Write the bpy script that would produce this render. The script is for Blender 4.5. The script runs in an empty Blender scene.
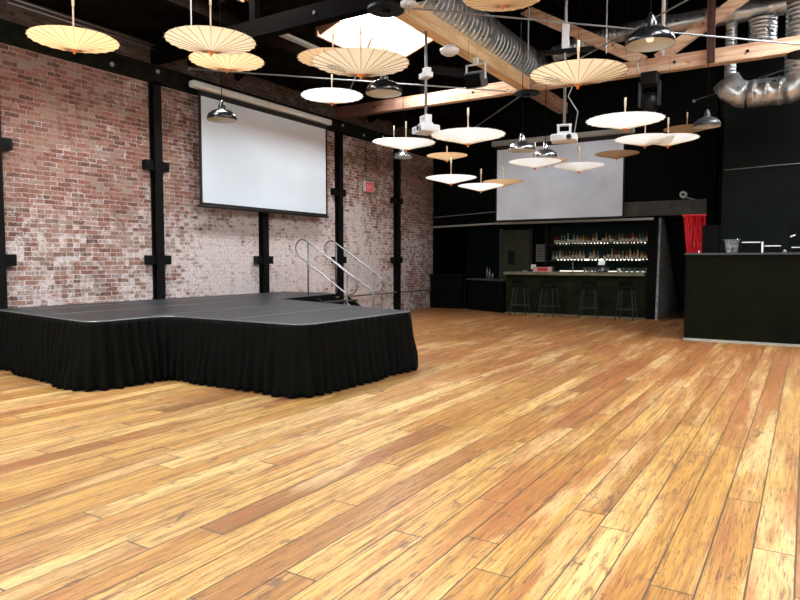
import bpy, bmesh, math, random
from mathutils import Vector, Matrix, Quaternion
random.seed(7)
C = bpy.context.scene.collection
PI = math.pi

# ------------------------------------------------------------------ camera
F_PX = 651.0
EYE = Vector((0, 0, 1.5))
PITCH = math.atan(40 / F_PX)
YAW = math.atan(407 * math.cos(PITCH) / F_PX)
FWD = Vector((-math.sin(YAW) * math.cos(PITCH), math.cos(YAW) * math.cos(PITCH), -math.sin(PITCH)))
RGT = Vector((math.cos(YAW), math.sin(YAW), 0))
UPV = RGT.cross(FWD)
cd = bpy.data.cameras.new('camera'); cam = bpy.data.objects.new('camera', cd); C.objects.link(cam)
cd.sensor_fit = 'HORIZONTAL'; cd.sensor_width = 36; cd.lens = 36 * F_PX / 800
cam.location = EYE
cam.rotation_euler = Matrix((RGT, UPV, -FWD)).transposed().to_euler()
cd.clip_start = .05
bpy.context.scene.camera = cam

def ray(u, v): return FWD * F_PX + RGT * (u - 400) - UPV * (v - 300)
def on_plane(u, v, axis, c):
    d = ray(u, v); return EYE + d * ((c - EYE[axis]) / d[axis])
def at_depth(u, v, depth): return EYE + ray(u, v) * (depth / F_PX)

# ------------------------------------------------------------------ light
W = bpy.data.worlds.new('world'); bpy.context.scene.world = W; W.use_nodes = True
W.node_tree.nodes['Background'].inputs[0].default_value = (.75, .85, 1, 1)
W.node_tree.nodes['Background'].inputs[1].default_value = .25
SKYLIGHT = 72.0
UNSEEN_WINDOW = 9.0
vs = bpy.context.scene.view_settings
vs.view_transform = 'Standard'; vs.look = 'None'; vs.gamma = 1; vs.use_curve_mapping = False
vs.exposure = -0.78

# ------------------------------------------------------------------ materials
def mat(name, col=(.5, .5, .5), rough=.6, metal=0., **k):
    m = bpy.data.materials.new(name); m.use_nodes = True
    b = m.node_tree.nodes['Principled BSDF']
    b.inputs['Base Color'].default_value = (*col, 1)
    b.inputs['Roughness'].default_value = rough
    b.inputs['Metallic'].default_value = metal
    b.inputs['Specular IOR Level'].default_value = k.get('spec', .5)
    if 'trans' in k: b.inputs['Transmission Weight'].default_value = k['trans']
    if 'emit' in k:
        b.inputs['Emission Color'].default_value = (*k['emit'][:3], 1); b.inputs['Emission Strength'].default_value = k['emit'][3]
    nz = k.get('noise')
    if nz:   # gentle mottling of the base colour
        N = m.node_tree.nodes; L = m.node_tree.links
        tc = N.new('ShaderNodeTexCoord'); n = N.new('ShaderNodeTexNoise'); n.inputs['Scale'].default_value = nz[0]; n.inputs['Detail'].default_value = 6
        mp = N.new('ShaderNodeMapping'); mp.inputs['Scale'].default_value = k.get('stretch', (1, 1, 1))
        L.new(tc.outputs['Object'], mp.inputs[0]); L.new(mp.outputs[0], n.inputs['Vector'])
        r = N.new('ShaderNodeValToRGB'); a = nz[1]
        r.color_ramp.elements[0].position = .3; r.color_ramp.elements[1].position = .7
        r.color_ramp.elements[0].color = (*[c * (1 - a) for c in col], 1)
        r.color_ramp.elements[1].color = (*[min(1, c * (1 + a)) for c in col], 1)
        L.new(n.outputs['Fac'], r.inputs[0]); L.new(r.outputs[0], b.inputs['Base Color'])
        bp = N.new('ShaderNodeBump'); bp.inputs['Strength'].default_value = nz[2] if len(nz) > 2 else .1
        bp.inputs['Distance'].default_value = .01
        L.new(n.outputs['Fac'], bp.inputs['Height']); L.new(bp.outputs[0], b.inputs['Normal'])
    return m

class NT:
    def __init__(s, m): s.m = m; s.N = m.node_tree.nodes; s.L = m.node_tree.links; s.b = s.N['Principled BSDF']
    def put(s, sock, v):
        if hasattr(v, 'is_output'): s.L.new(v, sock)
        elif v is not None: sock.default_value = v
    def math(s, op, a, b=None, c=None, clamp=False):
        n = s.N.new('ShaderNodeMath'); n.operation = op; n.use_clamp = clamp
        s.put(n.inputs[0], a); s.put(n.inputs[1], b)
        if c is not None: s.put(n.inputs[2], c)
        return n.outputs[0]
    def comb(s, x=0, y=0, z=0):
        n = s.N.new('ShaderNodeCombineXYZ')
        for i, v in enumerate((x, y, z)): s.put(n.inputs[i], v)
        return n.outputs[0]
    def coord(s):
        t = s.N.new('ShaderNodeTexCoord'); sp = s.N.new('ShaderNodeSeparateXYZ'); s.L.new(t.outputs['Object'], sp.inputs[0])
        return t.outputs['Object'], sp.outputs[0], sp.outputs[1], sp.outputs[2]
    def noise(s, vec, scale, detail=4, rough=.5, dist=0):
        n = s.N.new('ShaderNodeTexNoise'); s.put(n.inputs['Vector'], vec); n.inputs['Scale'].default_value = scale
        n.inputs['Detail'].default_value = detail; n.inputs['Roughness'].default_value = rough; n.inputs['Distortion'].default_value = dist
        return n.outputs['Fac']
    def white(s, vec):
        n = s.N.new('ShaderNodeTexWhiteNoise'); n.noise_dimensions = '3D'; s.put(n.inputs['Vector'], vec); return n.outputs['Value']
    def ramp(s, f, stops):
        r = s.N.new('ShaderNodeValToRGB'); e = r.color_ramp.elements
        while len(e) < len(stops): e.new(.5)
        for i, (p, c) in enumerate(stops):
            e[i].position = p; e[i].color = (*c, 1) if len(c) == 3 else c
        s.put(r.inputs[0], f); return r.outputs[0]
    def rng(s, v, a, b, c=0., d=1.):
        n = s.N.new('ShaderNodeMapRange'); n.interpolation_type = 'SMOOTHSTEP'; s.put(n.inputs[0], v)
        for i, q in enumerate((a, b, c, d)): n.inputs[i + 1].default_value = q
        return n.outputs[0]
    def mix(s, f, a, b, mode='MIX'):
        n = s.N.new('ShaderNodeMix'); n.data_type = 'RGBA'; n.blend_type = mode
        s.put(n.inputs[0], f)
        for i, v in ((6, a), (7, b)):
            if isinstance(v, tuple): v = (*v, 1)[:4]
            s.put(n.inputs[i], v)
        return n.outputs[2]
    def bump(s, h, st=.3, d=.01):
        n = s.N.new('ShaderNodeBump'); n.inputs['Strength'].default_value = st; n.inputs['Distance'].default_value = d
        s.put(n.inputs['Height'], h); s.L.new(n.outputs[0], s.b.inputs['Normal'])

# floor: long worn softwood boards running along the brick wall
def floor_mat():
    m = mat('worn_fir_boards', rough=.45); t = NT(m)
    _, x, y, z = t.coord()
    bw = .19
    xs = t.math('DIVIDE', x, bw); row = t.math('FLOOR', xs); fx = t.math('SUBTRACT', xs, row)
    rr = t.white(t.comb(row, 3.3, 0))
    ys = t.math('ADD', t.math('DIVIDE', y, 2.7), t.math('MULTIPLY', rr, 9.0)); brd = t.math('FLOOR', ys); fy = t.math('SUBTRACT', ys, brd)
    idv = t.comb(row, brd, 1.7); rnd = t.white(idv); rnd2 = t.white(t.comb(row, brd, 8.1))
    base = t.ramp(rnd, [(0, (.20, .085, .024)), (.2, (.36, .170, .040)), (.5, (.47, .250, .060)), (.78, (.55, .325, .095)), (1, (.66, .45, .18))])
    off = t.math('MULTIPLY', rnd, 37.0)
    gv = t.comb(t.math('MULTIPLY', x, 26.0), t.math('MULTIPLY', y, 1.1), off)
    g1 = t.noise(gv, 1.0, 6, .6, .8)
    gv2 = t.comb(t.math('MULTIPLY', x, 110.0), t.math('MULTIPLY', y, 5.0), off)
    g2 = t.noise(gv2, 1.0, 4, .65, .2)
    # cathedral rings
    rv = t.comb(t.math('MULTIPLY', x, 6.0), t.math('MULTIPLY', y, .3), off)
    rn = t.noise(rv, 1.0, 2, .4, 0)
    ring = t.math('ABSOLUTE', t.math('SINE', t.math('MULTIPLY', rn, 60.0)))
    ringd = t.math('MULTIPLY', t.rng(ring, .0, .5, 1, 0), t.rng(rnd2, .25, .6, .25, 1))
    col = t.mix(t.rng(g1, .40, .64, 0, .7), base, (.25, .105, .026))
    col = t.mix(t.math('MULTIPLY', ringd, .75), col, (.17, .065, .018))
    # red brown wear and pale worn patches, laid along the boards
    wv = t.comb(t.math('MULTIPLY', x, 2.2), t.math('MULTIPLY', y, .34), t.math('MULTIPLY', rnd, .8))
    w1 = t.noise(wv, 1.0, 6, .65, .4)
    farw = t.rng(y, 4.5, 12.5, 0, .20)
    col = t.mix(t.rng(t.math('ADD', w1, farw), .50, .64, 0, .72), col, (.30, .100, .030))
    wv2 = t.comb(t.math('MULTIPLY', x, 3.6), t.math('MULTIPLY', y, .45), t.math('MULTIPLY', rnd, 1.2))
    w2 = t.noise(wv2, 1.0, 6, .65, .3)
    col = t.mix(t.rng(w2, .50, .66, 0, .5), col, (.76, .54, .25))
    # open grain, cracks, bruises and specks
    col = t.mix(t.rng(g2, .53, .64, 0, .82), col, (.09, .038, .016))
    sp = t.noise(t.comb(t.math('MULTIPLY', x, 8.0), t.math('MULTIPLY', y, 2.6), 4.0), 1.0, 6, .72, .6)
    col = t.mix(t.rng(sp, .585, .67, 0, .82), col, (.095, .040, .026))
    sp2 = t.noise(t.comb(t.math('MULTIPLY', x, 70.0), t.math('MULTIPLY', y, 44.0), 4.0), 1.0, 4, .75, .9)
    col = t.mix(t.rng(sp2, .60, .67, 0, .85), col, (.045, .022, .013))
    # seams
    ex = t.math('MINIMUM', fx, t.math('SUBTRACT', 1.0, fx)); ey = t.math('MINIMUM', fy, t.math('SUBTRACT', 1.0, fy))
    wob = t.math('MULTIPLY', t.noise(gv2, .3, 2), .012)
    sx = t.rng(t.math('SUBTRACT', ex, wob), .006, .024, 1, 0); sy = t.rng(ey, .0008, .0028, 1, 0)
    seam = t.math('MAXIMUM', sx, sy)
    col = t.mix(t.math('MULTIPLY', seam, .92), col, (.04, .025, .012))
    t.put(t.b.inputs['Base Color'], col)
    t.put(t.b.inputs['Roughness'], t.rng(g1, .3, .8, .34, .62))
    t.b.inputs['Specular IOR Level'].default_value = .5
    hgt = t.math('SUBTRACT', t.math('MULTIPLY', g2, .25), t.math('MULTIPLY', seam, 1.0))
    t.bump(hgt, .45, .004)
    return m

def brick_mat():
    m = mat('old_brick', rough=.9, spec=.2); t = NT(m)
    o, x, y, z = t.coord()
    wob = t.noise(o, 5, 3)
    yy = t.math('ADD', y, t.math('MULTIPLY', t.math('SUBTRACT', wob, .5), .025))
    zz = t.math('ADD', z, t.math('MULTIPLY', t.math('SUBTRACT', t.noise(o, 3.1, 4), .5), .03))
    br = t.N.new('ShaderNodeTexBrick'); t.put(br.inputs['Vector'], t.comb(yy, zz, 0))
    br.offset = .5; br.inputs['Scale'].default_value = 1
    br.inputs['Brick Width'].default_value = .225; br.inputs['Row Height'].default_value = .074
    br.inputs['Mortar Size'].default_value = .0078; br.inputs['Mortar Smooth'].default_value = .25; br.inputs['Bias'].default_value = 0
    br.inputs['Color1'].default_value = (0, 0, 0, 1); br.inputs['Color2'].default_value = (1, 1, 1, 1); br.inputs['Mortar'].default_value = (.5, .5, .5, 1)
    fac = br.outputs['Fac']
    bc = t.ramp(br.outputs['Color'], [(0, (.10, .045, .035)), (.3, (.21, .070, .052)), (.6, (.30, .115, .083)), (.85, (.34, .20, .155)), (1, (.30, .25, .21))])
    fine = t.noise(o, 38, 4, .7)
    col = t.mix(t.rng(fine, .45, .75, 0, .6), bc, (.52, .36, .29))
    mort = t.mix(t.noise(o, 12, 4), (.26, .19, .15), (.47, .37, .31))
    col = t.mix(fac, col, mort)
    col = t.mix(t.rng(t.noise(o, 1.3, 5, .7, .5), .48, .66, 0, .55), col, (.34, .24, .19))
    col = t.mix(t.rng(t.noise(o, 2.1, 6, .75, .9), .54, .66, 0, .6), col, (.10, .055, .042))
    # remains of whitewash with painted-in light: mostly low down and further along the wall, patchy brick by brick
    n1 = t.noise(o, .8, 6, .65, .3); n2 = t.noise(o, 6.5, 6, .75, .5); n3 = t.noise(o, 2.4, 5, .7, .8)
    low = t.rng(z, 1.0, 4.4, .13, -.05); far = t.math('SUBTRACT', t.rng(y, 6.8, 9.5, -.05, .10), t.rng(y, 14.0, 17.2, 0, .13))
    s = t.math('ADD', t.math('ADD', t.math('MULTIPLY', n1, .45), t.math('MULTIPLY', n3, .5)), t.math('ADD', low, far))
    per = t.math('MULTIPLY', t.math('SUBTRACT', t.white(t.comb(t.math('FLOOR', t.math('DIVIDE', yy, .1125)), t.math('FLOOR', t.math('DIVIDE', zz, .074)), 0)), .5), .16)
    grit = t.math('MULTIPLY', t.math('SUBTRACT', n2, .5), .5)
    sb = t.math('ADD', t.math('ADD', s, t.math('MULTIPLY', fac, .10)), t.math('ADD', per, grit))
    wash_light = t.math('MULTIPLY', t.rng(sb, .50, .70, .02, .84), t.rng(t.noise(o, 26, 4, .8), .36, .55, .45, 1))
    col = t.mix(wash_light, col, (.82, .76, .75))
    # dark dirty pits
    col = t.mix(t.rng(t.noise(o, 15, 6, .85), .56, .66, 0, .85), col, (.06, .035, .028))
    col = t.mix(t.rng(z, 4.85, 5.0, 0, .78), col, (.022, .018, .012))   # shade above the ledger, put into the brick colour
    t.put(t.b.inputs['Base Color'], col)
    h = t.math('ADD', t.math('MULTIPLY', fac, -1.0), t.math('MULTIPLY', n2, .8)); t.bump(h, .8, .012)
    return m

def wood_mat(name, c1, c2, axis=0, rough=.7, spec=.4):
    m = mat(name, c1, rough, spec=.03 if rough > .8 else spec); t = NT(m); o, x, y, z = t.coord()
    k = [14., 14., 14.]; k[axis] = .8
    v = t.comb(t.math('MULTIPLY', x, k[0]), t.math('MULTIPLY', y, k[1]), t.math('MULTIPLY', z, k[2]))
    n = t.noise(v, 1.0, 5, .6, .6); n2 = t.noise(o, 1.6, 3)
    col = t.mix(t.rng(n, .35, .7), c1, c2); col = t.mix(t.rng(n2, .45, .65, 0, .5), col, c2)
    kn = t.noise(o, 7, 2); col = t.mix(t.rng(kn, .70, .76, 0, .8), col, tuple(q * .25 for q in c2))
    t.put(t.b.inputs['Base Color'], col); t.bump(n, .2, .004)
    return m

def paper_mat(name, col, printed, tl=.55):
    m = bpy.data.materials.new(name); m.use_nodes = True; N = m.node_tree.nodes; L = m.node_tree.links
    t = NT(m); o, x, y, z = t.coord()
    c = t.mix(t.noise(o, 9, 4), tuple(q * .93 for q in col), col)
    r = t.math('SQRT', t.math('ADD', t.math('MULTIPLY', x, x), t.math('MULTIPLY', y, y)))
    c = t.mix(t.rng(r, .43, .435, 0, .35), c, (.35, .2, .09))
    for px_, py_, pr_ in printed:   # round inked prints
        dx = t.math('SUBTRACT', x, px_); dy = t.math('SUBTRACT', y, py_); rr = t.math('SQRT', t.math('ADD', t.math('MULTIPLY', dx, dx), t.math('MULTIPLY', dy, dy)))
        ink = t.math('MULTIPLY', t.rng(rr, pr_ - .01, pr_, 1, 0), t.rng(t.noise(o, 55, 3, .6, 2.0), .46, .52, 0, .75))
        c = t.mix(ink, c, (.05, .045, .04))
    t.put(t.b.inputs['Base Color'], c); t.b.inputs['Roughness'].default_value = .8; t.b.inputs['Specular IOR Level'].default_value = .2
    tr = N.new('ShaderNodeBsdfTranslucent'); L.new(c, tr.inputs[0])
    ms = N.new('ShaderNodeMixShader'); ms.inputs[0].default_value = tl
    L.new(t.b.outputs[0], ms.inputs[1]); L.new(tr.outputs[0], ms.inputs[2]); L.new(ms.outputs[0], N['Material Output'].inputs[0])
    return m

def duct_mat(name, col=(.78, .83, .86)):
    m = mat(name, col, .35, .85); t = NT(m); o, x, y, z = t.coord()
    n = t.noise(o, 6, 5, .6); t.put(t.b.inputs['Base Color'], t.mix(n, tuple(c * .6 for c in col), col))
    t.put(t.b.inputs['Roughness'], t.rng(n, .3, .7, .25, .42)); t.bump(t.noise(o, 25, 3), .12, .005)
    return m

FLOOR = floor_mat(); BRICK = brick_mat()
BLACKWALL = mat('black_wall_paint', (.0022, .0024, .0017), .75, spec=.07, noise=(3, .5, .1))
GREYWALL = mat('dark_grey_wall_paint', (.0055, .0075, .0068), .8, spec=.08, noise=(1.2, .35, .1))
STEEL = mat('black_painted_steel', (.003, .003, .003), .55, spec=.15, noise=(9, .4, .1))
LEDGE = mat('dark_ledger_timber', (.008, .0075, .004), .75, spec=.12, noise=(5, .6, .3))
DECK = mat('dark_roof_boards', (.006, .0045, .0035), .9, spec=.05, noise=(3, .7, .3))
RAFTER = wood_mat('sooty_rafter_wood', (.012, .0065, .004), (.004, .003, .002), 0, .9)
PALE = wood_mat('pale_truss_wood', (.82, .60, .42), (.52, .28, .17), 0)
DARKTRUSS = wood_mat('black_stained_truss_wood', (.003, .002, .0015), (.0015, .001, .001), 0, .9)
CHORD = wood_mat('pale_chord_wood_with_painted_shade', (.82, .60, .42), (.52, .28, .17), 0)
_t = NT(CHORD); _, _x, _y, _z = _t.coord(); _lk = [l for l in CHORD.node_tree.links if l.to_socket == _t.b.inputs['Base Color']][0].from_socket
_t.put(_t.b.inputs['Base Color'], _t.mix(_t.rng(_x, -9.2, -6.6, .97, 0), _lk, (.10, .028, .018)))  # shade towards the brick wall mixed into the chord colour
REDWOOD = wood_mat('reddish_post_wood', (.11, .045, .035), (.05, .02, .016), 2)
BEAMW = wood_mat('golden_beam_wood', (.88, .64, .36), (.66, .38, .17), 1)
GALV = duct_mat('galvanised_duct')
SILVER = mat('brushed_steel_tube', (.22, .22, .215), .4, .9)
RODM = mat('dull_steel_rod', (.30, .31, .32), .45, .7)
WHITEPAINT = mat('white_painted_metal', (.75, .76, .78), .45)
SCREEN = mat('projection_screen_fabric', (.68, .77, .85), .85, spec=.1, noise=(.7, .05, 0))
SCREENBORDER = mat('black_screen_border', (.008, .008, .008), .8)
HOUSING = mat('off_white_screen_housing', (.80, .80, .74), .5)
HOUSING2 = mat('grey_screen_housing', (.33, .32, .28), .5)
STAGETOP = mat('scuffed_black_stage_deck', (.0125, .014, .0165), .42, spec=.25, noise=(3, .6, .15))
STAGELINE = mat('aluminium_deck_edge', (.28, .29, .30), .4, .6)
VELVET = mat('black_skirt_cloth', (.0024, .0025, .0019), .85, spec=.08)
BAROLIVE = mat('dark_olive_bar_paint', (.009, .0105, .0035), .7, spec=.1, noise=(4, .5, .05))
BAREDGE = mat('olive_bar_top_edge', (.15, .14, .085), .5, noise=(6, .3, .05))
BOOTHM = mat('booth_black_paint', (.0045, .0048, .0018), .7, spec=.06, noise=(3, .35, .05))
GREENWALL = mat('dark_green_wall_paint', (.004, .013, .009), .7, spec=.1)
TRIMGREY = mat('grey_trim', (.34, .33, .30), .6)
WINGM = mat('grey_wing_paint', (.30, .31, .31), .6, noise=(7, .5, .1))
BLACKPLASTIC = mat('black_plastic', (.004, .004, .004), .45, spec=.25)
SEATM = mat('black_stool_seat', (.002, .002, .002), .7, spec=.08)
BLACKENAMEL = mat('black_enamel', (.008, .008, .008), .22)
SHADEIN = mat('white_enamel_inside', (.55, .56, .55), .5)
BULB = mat('frosted_bulb', (.8, .8, .78), .3, emit=(1, .93, .8, 1.2))
RIB = mat('bamboo_rib', (.24, .11, .04), .7)
RIBP = mat('pale_bamboo_rib', (.80, .70, .52), .7)
HUB = mat('orange_bamboo_hub', (.72, .22, .05), .6)
HANDLE = mat('parasol_handle_wood', (.62, .42, .30), .6)
TIPM = mat('pale_handle_tip', (.72, .62, .42), .6)
CORD = mat('thin_black_cord', (.003, .003, .003), .8, spec=.04)
CREAM = paper_mat('cream_paper', (.74, .49, .26), [])
CREAMP = paper_mat('cream_printed_paper', (.80, .64, .42), [(.22, 0, .095)])
CREAM2 = paper_mat('cream_twice_printed_paper', (.80, .66, .46), [(.22, 0, .095), (0, .22, .095)])
CREAM3 = paper_mat('cream_paper_with_dark_marks', (.68, .43, .21), [(.03, -.17, .035), (.06, -.25, .03)])
BACKLIT = paper_mat('backlit_white_paper', (.98, .97, .94), [], .7)  # glow of backlit parasols put into a whiter paper colour
TAN = paper_mat('tan_paper', (.52, .33, .17), [])
REDTIN = mat('red_foil_tinsel', (.95, .006, .018), .28, .25)
BRASSY = mat('dull_bolt_head', (.45, .45, .42), .45, .6)

# ------------------------------------------------------------------ mesh helpers
def new(): return bmesh.new()
def obj(name, bm, m, parent=None, smooth=False, bevel=0, loc=None):
    me = bpy.data.meshes.new(name); bmesh.ops.recalc_face_normals(bm, faces=bm.faces[:]); bm.to_mesh(me); bm.free()
    for q in (m if isinstance(m, (list, tuple)) else [m]): me.materials.append(q)
    o = bpy.data.objects.new(name, me); C.objects.link(o)
    if smooth:
        for p in me.polygons: p.use_smooth = True
    if parent: o.parent = parent
    if loc is not None: o.location = loc
    if bevel:
        b = o.modifiers.new('bevel', 'BEVEL'); b.width = bevel; b.segments = 2; b.limit_method = 'ANGLE'
    return o
def box(bm, x0, x1, y0, y1, z0, z1, rot=None, piv=None, mi=0):
    vs_ = [Vector((x, y, z)) for x in (x0, x1) for y in (y0, y1) for z in (z0, z1)]
    if rot is not None:
        p = Vector(piv) if piv else Vector(((x0 + x1) / 2, (y0 + y1) / 2, (z0 + z1) / 2))
        vs_ = [p + rot @ (v - p) for v in vs_]
    v = [bm.verts.new(q) for q in vs_]
    for f in ((0, 1, 3, 2), (4, 6, 7, 5), (0, 4, 5, 1), (2, 3, 7, 6), (0, 2, 6, 4), (1, 5, 7, 3)):
        fc = bm.faces.new([v[i] for i in f]); fc.material_index = mi
    return bm
def bar(bm, a, b, w, h, up=(0, 0, 1)):
    """square timber from a to b; w across, h along 'up'"""
    a, b = Vector(a), Vector(b); d = (b - a).normalized(); s = d.cross(Vector(up)).normalized(); u = s.cross(d)
    q = [bm.verts.new(p + s * i * w / 2 + u * j * h / 2) for p in (a, b) for i, j in ((-1, -1), (1, -1), (1, 1), (-1, 1))]
    for f in ((0, 1, 2, 3), (7, 6, 5, 4), (0, 4, 5, 1), (1, 5, 6, 2), (2, 6, 7, 3), (3, 7, 4, 0)): bm.faces.new([q[i] for i in f])
    return bm
def tube(bm, pts, r, seg=8, closed=False, mi=0):
    pts = [Vector(p) for p in pts]; n = len(pts); rings = []; prev = None
    for i, p in enumerate(pts):
        if closed: d = pts[(i + 1) % n] - pts[i - 1]
        else: d = pts[min(i + 1, n - 1)] - pts[max(i - 1, 0)]
        d.normalize()
        if prev is None: s = d.orthogonal().normalized()
        else: s = (prev - d * prev.dot(d)).normalized()
        prev = s; u = d.cross(s); rr = r[i] if isinstance(r, (list, tuple)) else r
        rings.append([bm.verts.new(p + (s * math.cos(2 * PI * k / seg) + u * math.sin(2 * PI * k / seg)) * rr) for k in range(seg)])
    for i in range(n if closed else n - 1):
        a, b = rings[i], rings[(i + 1) % n]
        if closed and i == n - 1:   # best match twist
            off = min(range(seg), key=lambda o: (b[o].co - a[0].co).length)
        else: off = 0
        for k in range(seg):
            f = bm.faces.new((a[k], a[(k + 1) % seg], b[(k + 1 + off) % seg], b[(k + off) % seg])); f.material_index = mi
    if not closed:
        bm.faces.new(rings[0][::-1]).material_index = mi; bm.faces.new(rings[-1]).material_index = mi
    return bm
def lathe(bm, prof, seg=24, c=(0, 0, 0), mi=0, axis=2):
    rings = []
    for r, z in prof:
        if r < 1e-5: rings.append([bm.verts.new(Vector(c) + Vector((0, 0, z)))])
        else: rings.append([bm.verts.new(Vector(c) + Vector((r * math.cos(2 * PI * k / seg), r * math.sin(2 * PI * k / seg), z))) for k in range(seg)])
    for a, b in zip(rings, rings[1:]):
        for k in range(seg):
            k2 = (k + 1) % seg
            if len(a) == 1 and len(b) == 1: continue
            if len(a) == 1: f = bm.faces.new((a[0], b[k2], b[k]))
            elif len(b) == 1: f = bm.faces.new((a[k], a[k2], b[0]))
            else: f = bm.faces.new((a[k], a[k2], b[k2], b[k]))
            f.material_index = mi
    return bm
def prism(bm, poly, z0, z1):
    a = [bm.verts.new((x, y, z0)) for x, y in poly]; b = [bm.verts.new((x, y, z1)) for x, y in poly]; n = len(poly)
    bm.faces.new(a[::-1]); bm.faces.new(b)
    for i in range(n): bm.faces.new((a[i], a[(i + 1) % n], b[(i + 1) % n], b[i]))
    return bm
def tag(o, label, cat, group=None, kind=None):
    if label: o['label'] = label
    if cat: o['category'] = cat
    if group: o['group'] = group
    if kind: o['kind'] = kind
    return o
def thing(name, label, cat, loc=(0, 0, 0), rz=0, group=None):
    o = bpy.data.objects.new(name, None); C.objects.link(o); o.empty_display_size = .1
    o.location = loc; o.rotation_euler = (0, 0, rz); return tag(o, label, cat, group)
def struct(name, bm, m, parent=None, **k):
    o = obj(name, bm, m, parent, **k)
    if parent is None: o['kind'] = 'structure'
    return o
def copy_tree(o, parent=None):
    c = o.copy(); C.objects.link(c)
    if parent: c.parent = parent
    for ch in [q for q in o.children]: copy_tree(ch, c)
    return c
def cylz(bm, x, y, z0, z1, r, seg=16, r2=None, mi=0):
    return lathe(bm, [(0, z0), (r, z0), (r2 if r2 is not None else r, z1), (0, z1)], seg, (x, y, 0), mi)

XW = -10.12        # brick wall plane
XR = 4.85          # opposite wall
RIDGE = (XW + XR) / 2
def roof_z(x): return 5.40 + .35 * ((x - XW) if x < RIDGE else (XR - x))

# ------------------------------------------------------------------ shell
struct('floor', box(new(), XW - .3, XR + .2, -4.2, 21.2, -.12, 0), FLOOR)
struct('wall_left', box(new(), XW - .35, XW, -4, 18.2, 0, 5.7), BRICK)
struct('wall_right', box(new(), XR, XR + .2, -4, 21, 0, 5.7), GREYWALL)
# wall behind the photographer, with three unseen windows added as daylight sources
b = new()
WX = [(-9.0, -5.6), (-4.6, -1.2), (-.2, 3.2)]
xs = XW - .2
for a, c in WX:
    box(b, xs, a, -4.2, -4, 0, 7.9); box(b, a, c, -4.2, -4, 0, .7); box(b, a, c, -4.2, -4, 3.9, 7.9); xs = c
box(b, xs, XR + .2, -4.2, -4, 0, 7.9)
struct('wall_front', b, mat('grey_plaster', (.32, .31, .29), .8))
DAY = mat('unseen_window_glow', (.8, .8, .8), .3, emit=(.90, .965, 1, UNSEEN_WINDOW))
for i, (a, c) in enumerate(WX):
    w = struct('window_%d' % (i + 1), box(new(), a, c, -4.17, -4.15, .7, 3.9), DAY)
    f = new()
    for k in range(4): q = a + (c - a) * k / 3; box(f, q - .03, q + .03, -4.14, -4.02, .7, 3.9)
    for zz in (.73, 2.9, 3.87): box(f, a, c, -4.14, -4.02, zz - .03, zz + .03)
    obj('window_frame', f, STEEL, w)
# roof: two slopes with skylight holes
sky = [(-8.25, -6.95, -1.6, .9), (-8.25, -6.95, 2.6, 5.0), (-8.25, -6.95, 5.8, 8.2), (-8.25, -6.95, 10.15, 12.65),
       (.9, 2.6, -1.6, .9), (.9, 2.6, 2.2, 4.9), (.9, 2.6, 6.3, 8.75), (.9, 2.6, 10.15, 12.65), (.9, 2.6, 13.9, 16.4)]  # right slope skylights are unseen, added to brighten room and parasols
def roof(bm, side):
    x0, x1 = (XW - .35, RIDGE) if side < 0 else (RIDGE, XR + .2)
    holes = [s for s in sky if (s[0] < RIDGE) == (side < 0)]
    xc = sorted({x0, x1, *[s[0] for s in holes], *[s[1] for s in holes]}); yc = sorted({-4.2, 21.2, *[s[2] for s in holes], *[s[3] for s in holes]})
    for i in range(len(xc) - 1):
        for j in range(len(yc) - 1):
            mx, my = (xc[i] + xc[i + 1]) / 2, (yc[j] + yc[j + 1]) / 2
            if any(s[0] < mx < s[1] and s[2] < my < s[3] for s in holes): continue
            q = []
            for zz in (0, .14):
                for (x, y) in ((xc[i], yc[j]), (xc[i + 1], yc[j]), (xc[i + 1], yc[j + 1]), (xc[i], yc[j + 1])):
                    q.append(bm.verts.new((x, y, roof_z(x) + zz)))
            for f in ((0, 1, 2, 3), (7, 6, 5, 4), (0, 4, 5, 1), (1, 5, 6, 2), (2, 6, 7, 3), (3, 7, 4, 0)): bm.faces.new([q[k] for k in f])
    return bm
bm = roof(new(), -1); roof(bm, 1)
ceil = struct('ceiling', bm, DECK)
for k in range(21):
    y = -3.4 + k * 1.2
    if any(s[2] - .05 < y < s[3] + .05 for s in sky if s[0] < RIDGE): continue
    b = new(); bar(b, (XW, y, roof_z(XW) - .12), (RIDGE, y, roof_z(RIDGE) - .12), .06, .22); obj('rafter', b, RAFTER, ceil)
for k in range(21):
    y = -3.4 + k * 1.2
    if any(s[2] - .05 < y < s[3] + .05 for s in sky if s[0] > RIDGE): continue
    b = new(); bar(b, (XR, y, roof_z(XR) - .12), (RIDGE, y, roof_z(RIDGE) - .12), .06, .22); obj('rafter', b, RAFTER, ceil)
for x in (-8.55, -6.65, -4.6, -.7):
    b = new(); box(b, x - .07, x + .07, -3.9, 18.1, roof_z(x) - .46, roof_z(x) - .23); obj('purlin', b, RAFTER, ceil)
SKYM = mat('daylit_skylight_glass', (.8, .8, .8), .3, emit=(.90, .965, 1, SKYLIGHT))
WELL = wood_mat('skylight_curb_wood', (.42, .22, .12), (.22, .09, .05), 1)
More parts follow.
